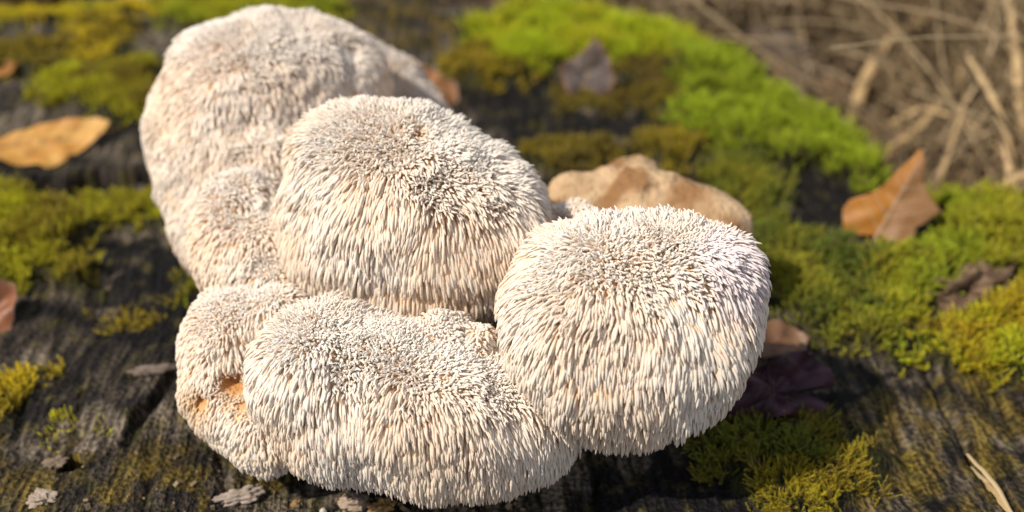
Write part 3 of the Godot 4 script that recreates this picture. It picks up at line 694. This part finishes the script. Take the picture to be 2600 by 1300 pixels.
# ==================================================================== small debris
func lump(called: String, label: String, category: String, at: Vector3, size: Vector3, turn: float, c0: Color, c1: Color, rough_amount := 0.3, seed_ := 1.0, group := "") -> MeshInstance3D:
	var nu := 52; var nv := 32
	var p := PackedVector3Array(); var c := PackedColorArray()
	for j in nv + 1:
		var th := PI * j / nv
		for i in nu:
			var d := Vector3(sin(th) * cos(TAU * i / nu), cos(th), -sin(th) * sin(TAU * i / nu))
			var r := 1.0 + rough_amount * (soft.get_noise_3d(d.x * 1.3 + seed_, d.y * 1.3, d.z * 1.3) * 1.4 + 0.7 * soft.get_noise_3d(d.x * 4 + seed_, d.y * 4, d.z * 4) + 0.3 * soft.get_noise_3d(d.x * 9, d.y * 9 + seed_, d.z * 9) + 0.32 * fine.get_noise_3d(d.x * 12 + seed_, d.y * 12, d.z * 5))
			p.append(d * r * size * 0.5)
			c.append(c0.lerp(c1, clampf(0.5 + 1.3 * soft.get_noise_3d(d.x * 3, d.y * 3, d.z * 3 + seed_), 0, 1)))
	var o := obj(called, grid_mesh(p, c, PackedVector2Array(), nu, nv + 1, true), paint(true, Color.WHITE, 0.8))
	o.position = at
	o.rotation.y = turn
	tag(o, label, category, group)
	return o

func spot(p: Vector2, up: float) -> Vector3: return Vector3(p.x, ground(p.x, p.y) + up, p.y)

func build_debris():
	lump("bark_fragment", "rough brown bark fragment lying on the moss at the right", "bark", spot(Vector2(0.161, -0.3108), 0.004), Vector3(0.030, 0.013, 0.014), 0.35, Color(0.068, 0.0374, 0.0204), Color(0.163, 0.102, 0.0612), 0.42, 4.0)
	var grey := Color(0.245, 0.19, 0.163); var pale := Color(0.34, 0.286, 0.245)
	lump("wood_chip", "pinkish grey wood chip lying left of the mushroom's front lobe", "wood chip", spot(Vector2(-0.0771, -0.2163), 0.0008), Vector3(0.0115, 0.0030, 0.0052), 0.35, grey, pale, 0.35, 7.0)
	lump("wood_chip", "pale angular wood chip in the lower left corner", "wood chip", spot(Vector2(-0.132, -0.2133), 0.0008), Vector3(0.0068, 0.0022, 0.0050), -0.3, Color(0.272, 0.204, 0.15), pale, 0.5, 9.0)
	lump("wood_chip", "grey bark sliver at the crack left of the bruised lobe", "wood chip", spot(Vector2(-0.1149, -0.2669), 0.001), Vector3(0.013, 0.002, 0.004), 0.15, Color(0.109, 0.0816, 0.068), Color(0.177, 0.136, 0.116), 0.3, 13.0)
	lump("wood_chip", "brown wood chip beside the yellow moss sprig above the knot hole", "wood chip", spot(Vector2(-0.134, -0.229), 0.0008), Vector3(0.006, 0.0018, 0.004), 0.5, Color(0.136, 0.0952, 0.068), Color(0.204, 0.15, 0.109), 0.4, 15.0)
	lump("pebble", "tan round pebble under the front lobe's left underside", "pebble", spot(Vector2(-0.0446, -0.2136), 0.0015), Vector3(0.0085, 0.0045, 0.006), 0.1, Color(0.258, 0.184, 0.129), Color(0.34, 0.272, 0.218), 0.2, 17.0)
	lump("pebble", "grey brown pebble under the middle of the front lobe", "pebble", spot(Vector2(-0.0218, -0.216), 0.0012), Vector3(0.0085, 0.0035, 0.005), -0.1, Color(0.204, 0.15, 0.116), Color(0.286, 0.224, 0.19), 0.2, 19.0)
	lump("crumb", "orange rotten wood crumb right of the tan pebble", "wood crumb", spot(Vector2(-0.0364, -0.2118), 0.001), Vector3(0.0058, 0.003, 0.004), 0.3, Color(0.306, 0.15, 0.0272), Color(0.422, 0.286, 0.136), 0.5, 23.0)
	lump("crumb", "tiny white crumb left of the tan pebble", "wood crumb", spot(Vector2(-0.0531, -0.2117), 0.0008), Vector3(0.0018, 0.0016, 0.0024), 0.0, Color(0.49, 0.449, 0.394), Color(0.544, 0.51, 0.462), 0.2, 27.0)
	lump("crumb", "yellowish crumb standing by the right end of the grey brown pebble", "wood crumb", spot(Vector2(-0.011, -0.2145), 0.001), Vector3(0.004, 0.0042, 0.003), 0.3, Color(0.238, 0.177, 0.0816), Color(0.354, 0.286, 0.163), 0.6, 29.0)
	lump("crumb", "orange speck of wood between wood chip and front lobe", "wood crumb", spot(Vector2(-0.0614, -0.2151), 0.0006), Vector3(0.0022, 0.0012, 0.0016), 0.7, Color(0.306, 0.17, 0.0544), Color(0.374, 0.238, 0.102), 0.4, 31.0)
	var grit := []; var gc := []
	for i in 260:
		var q: Vector2 = Vector2(-0.021, -0.2113) + Vector2(rnd(-0.028, 0.024), rnd(-0.004, 0.010))
		if rng.randf() < 0.3: q = Vector2(-0.0757, -0.2178) + Vector2(rnd(-0.05, 0.05), rnd(-0.02, 0.02))
		var s := rnd(0.0005, 0.0018)
		grit.append(Transform3D(Basis.from_euler(Vector3(rnd(0, 6), rnd(0, 6), rnd(0, 6))).scaled(Vector3.ONE * s), spot(q, s * 0.25)))
		gc.append(Color(0.286, 0.211, 0.116).lerp(Color(0.0816, 0.0612, 0.0408), rng.randf()))
	var bit := BoxMesh.new()
	bit.size = Vector3(1, 0.6, 0.75)
	var g := thing("wood_crumbs", "scattered tiny wood crumbs along the foot of the front lobe", "wood crumbs")
	g.set_meta("kind", "stuff")
	swarm("grains", bit, paint(true, Color.WHITE, 0.9), grit, gc, g)
	# the straw coloured splinter in the crack at the lower right
	var s := thing("straw_splinter", "split straw coloured splinter lying in the crack at the lower right corner", "splinter")
	for k in 5:
		var a: Vector2 = Vector2(0.136, -0.2316) + Vector2(rnd(-0.0012, 0.0012), rnd(-0.001, 0.002))
		var b: Vector2 = Vector2(0.1428, -0.2054) + Vector2(rnd(-0.0018, 0.0018), 0)
		var path := []; var radii := []
		for i in 12:
			var t := i / 11.0
			var q := a.lerp(b, t) + Vector2(0.0004 * sin(t * 5 + k), 0)
			path.append(Vector3(q.x, ground(q.x, q.y) + 0.0008 + 0.0011 * sin(PI * t) + 0.0004 * k, q.y))
			radii.append(0.0009 * (0.35 + 0.65 * sin(PI * clampf(t + 0.12, 0, 1))))
		obj("fibre", tube(path, radii, 6, 0.5), paint(false, Color(0.354, 0.245, 0.116).lerp(Color(0.449, 0.354, 0.211), rng.randf()), 0.55), s)
	# one thin upright stalk behind the middle lobe
	var st := obj("thin_stalk", tube([spot(Vector2(0.0133, -0.4175), -0.001), spot(Vector2(0.0135, -0.4175), 0.006), spot(Vector2(0.0138, -0.4175), 0.0125)], [0.00035, 0.0003, 0.00015], 5), paint(false, Color(0.136, 0.116, 0.0408), 0.6))
	tag(st, "single thin moss stalk standing before the black wood behind the mushroom", "moss stalk")

# ==================================================================== dry grass and litter beyond the stump
func blade(bend: float, fold: float) -> ArrayMesh:
	var p := PackedVector3Array(); var c := PackedColorArray()
	for j in 11:
		var t := j / 10.0
		var w := 0.5 * (1.0 - pow(t, 2.2)) + 0.02
		var y := t - 0.25 * bend * t * t; var x := bend * t * t * 0.62
		p.append(Vector3(x, y, -w)); p.append(Vector3(x + fold * 0.012, y, 0)); p.append(Vector3(x, y, w)); p.append(Vector3(x - 0.004, y, 0))
		for q in 4: c.append(Color(0.72, 0.66, 0.60).lerp(Color(1, 1, 1), t))
	return grid_mesh(p, c, PackedVector2Array(), 4, 11, true)

func build_grass():
	var mat := paint(true, Color.WHITE, 0.6)
	mat.backlight_enabled = true
	mat.backlight = Color(0.4, 0.32, 0.2)
	var blades := [blade(0.25, 0.3), blade(0.8, 0.3), blade(1.3, 0.2)]
	# named stalks: the broad blurred ones
	var stalks := [
		["broad pale straw leaning right across the upper right background", [Vector3(0.1924, -0.0574, -0.5522), Vector3(0.2012, -0.0453, -0.5728), Vector3(0.2205, -0.0349, -0.6045), Vector3(0.2516, -0.0363, -0.6402), Vector3(0.2951, -0.0447, -0.6831)], 0.0042],
		["thick bright straw rising at the right edge beside the moss", [Vector3(0.2275, -0.0393, -0.4183), Vector3(0.2298, -0.0241, -0.4351), Vector3(0.2316, -0.0124, -0.4554), Vector3(0.2306, -0.0039, -0.4797), Vector3(0.2294, 0.0001, -0.507)], 0.0036],
		["tall pale straw at the upper right edge", [Vector3(0.2414, -0.0411, -0.4415), Vector3(0.2464, -0.0196, -0.4687), Vector3(0.2533, 0.0001, -0.507), Vector3(0.2618, 0.0183, -0.5563)], 0.0042],
		["short stout straw stub in front of the bright straws at the right edge", [Vector3(0.2168, -0.0251, -0.416), Vector3(0.2203, -0.0208, -0.4191), Vector3(0.2262, -0.0204, -0.4254), Vector3(0.2375, -0.0201, -0.4318)], 0.0034],
		["thin straw leaning left above the orange lobed leaf", [Vector3(0.2009, -0.0364, -0.4447), Vector3(0.2105, -0.0291, -0.4621), Vector3(0.2194, -0.0212, -0.4798), Vector3(0.2315, -0.0191, -0.5057)], 0.0015],
		["arched straw bending over towards the right edge", [Vector3(0.1981, -0.0533, -0.5306), Vector3(0.2204, -0.038, -0.5291), Vector3(0.2398, -0.0385, -0.5165), Vector3(0.2498, -0.0424, -0.4894), Vector3(0.2593, -0.0537, -0.4693)], 0.0020],
		["slim straw slanting behind the moss band's right end", [Vector3(0.193, -0.0407, -0.4906), Vector3(0.2068, -0.0405, -0.5029), Vector3(0.2372, -0.039, -0.5406), Vector3(0.2777, -0.041, -0.6125)], 0.0024],
		["pale straw crossing behind the tall one at the right", [Vector3(0.3019, -0.0586, -0.71), Vector3(0.2996, -0.0556, -0.651), Vector3(0.2992, -0.0527, -0.6042), Vector3(0.299, -0.0574, -0.5522)], 0.0030]]
	for s in stalks:
		var path := []; var radii := []
		var cv := Curve3D.new()
		for i in s[1].size():
			var before: Vector3 = s[1][maxi(i - 1, 0)]; var after: Vector3 = s[1][mini(i + 1, s[1].size() - 1)]
			cv.add_point(s[1][i], (before - after) / 6.0, (after - before) / 6.0)
		for i in 17:
			path.append(cv.sample_baked(cv.get_baked_length() * i / 16.0))
			radii.append(s[2] * 0.95 * (1.0 - 0.55 * i / 16.0))
		# down to the soil it grows from
		path.push_front(path[0] + Vector3(0.004, -0.06, 0.004)); radii.push_front(s[2] * 0.95)
		path.push_front(path[0] + Vector3(0.006, -0.16, 0.004)); radii.push_front(s[2] * 0.95)
		var o := obj("dry_grass_stalk", tube(path, radii, 7, 0.45, Color(0.46, 0.31, 0.15), Color(0.58, 0.42, 0.23)), mat)
		tag(o, s[0], "grass stalk", "dry grass stalks beyond the stump's right rim")
	var xf := [[], [], []]; var cl := [[], [], []]
	for i in 42000:
		var x := rnd(0.02, 1.5); var z := rnd(-2.0, -0.2)
		var e := look(rim_field, x, z) if x < 0.54 and z > -0.71 else -0.2
		if e > -0.008: continue
		var thick := soft.get_noise_2d(x * 5, z * 5) + (0.55 if x > 0.22 else -0.25)
		if thick < rnd(-0.7, 0.2): continue
		var long := rnd(0.10, 0.34) * (1.0 if x > 0.25 else 0.55)
		var lean := Vector3(rnd(-1, 1), rnd(0.25, 1.3), rnd(-1, 1)).normalized()
		var side := lean.cross(Vector3(rnd(-1, 1), 0.1, rnd(-1, 1))).normalized()
		var tip := Vector3(x, 0, z) + lean * long * 0.8 + side * long * 0.4
		if tip.x < 0.54 and look(rim_field, tip.x, tip.z) > -0.02: continue
		var w := rnd(0.0007, 0.0019)
		var k := rng.randi() % 3
		xf[k].append(Transform3D(Basis(side * long, lean * long, side.cross(lean) * w), Vector3(x, -0.09 + rnd(-0.02, 0.02), z)))
		cl[k].append(Color(0.30, 0.22, 0.125).lerp(Color(0.54, 0.42, 0.26), rng.randf()) * rnd(0.6, 1.15))
	var o := thing("dry_grass", "tangle of dry tan grass beyond the stump's right rim", "dry grass")
	o.set_meta("kind", "stuff")
	for k in 3: swarm("blades", blades[k], mat, xf[k], cl[k], o)
	# leaf litter
	var p := PackedVector3Array()
	var c := PackedColorArray()
	for j in 7:
		var t := j / 6.0
		var w := 0.36 * sin(PI * clampf(t, 0.02, 0.98))
		for i in 5:
			var u := (i - 2) / 2.0
			p.append(Vector3(t - 0.5, 0.10 * u * u + 0.12 * t * t, u * w)); c.append(Color.WHITE)
	var lm := grid_mesh(p, c, PackedVector2Array(), 5, 7)
	var lx := []; var lc := []
	for i in 5200:
		var x := rnd(-1.6, 1.6); var z := rnd(-2.4, -0.3)
		var e := look(rim_field, x, z) if absf(x) < 0.54 and z > -0.71 else -0.2
		if e > -0.02: continue
		var s := rnd(0.03, 0.07)
		lx.append(Transform3D(Basis.from_euler(Vector3(rnd(-0.6, 0.6), rnd(0, TAU), rnd(-0.6, 0.6))).scaled(Vector3.ONE * s), Vector3(x, -0.08 + 0.04 * soft.get_noise_2d(x * 1.7, z * 1.7) + rnd(0, 0.03), z)))
		lc.append(Color(0.30, 0.15, 0.06).lerp(Color(0.17, 0.10, 0.06), rng.randf()).lerp(Color(0.28, 0.21, 0.16), rng.randf() * 0.5) * rnd(0.3, 0.75))
	var l := thing("leaf_litter", "brown leaf litter covering the soil behind the stump", "leaf litter")
	l.set_meta("kind", "stuff")
	swarm("litter_leaves", lm, mat, lx, lc, l)
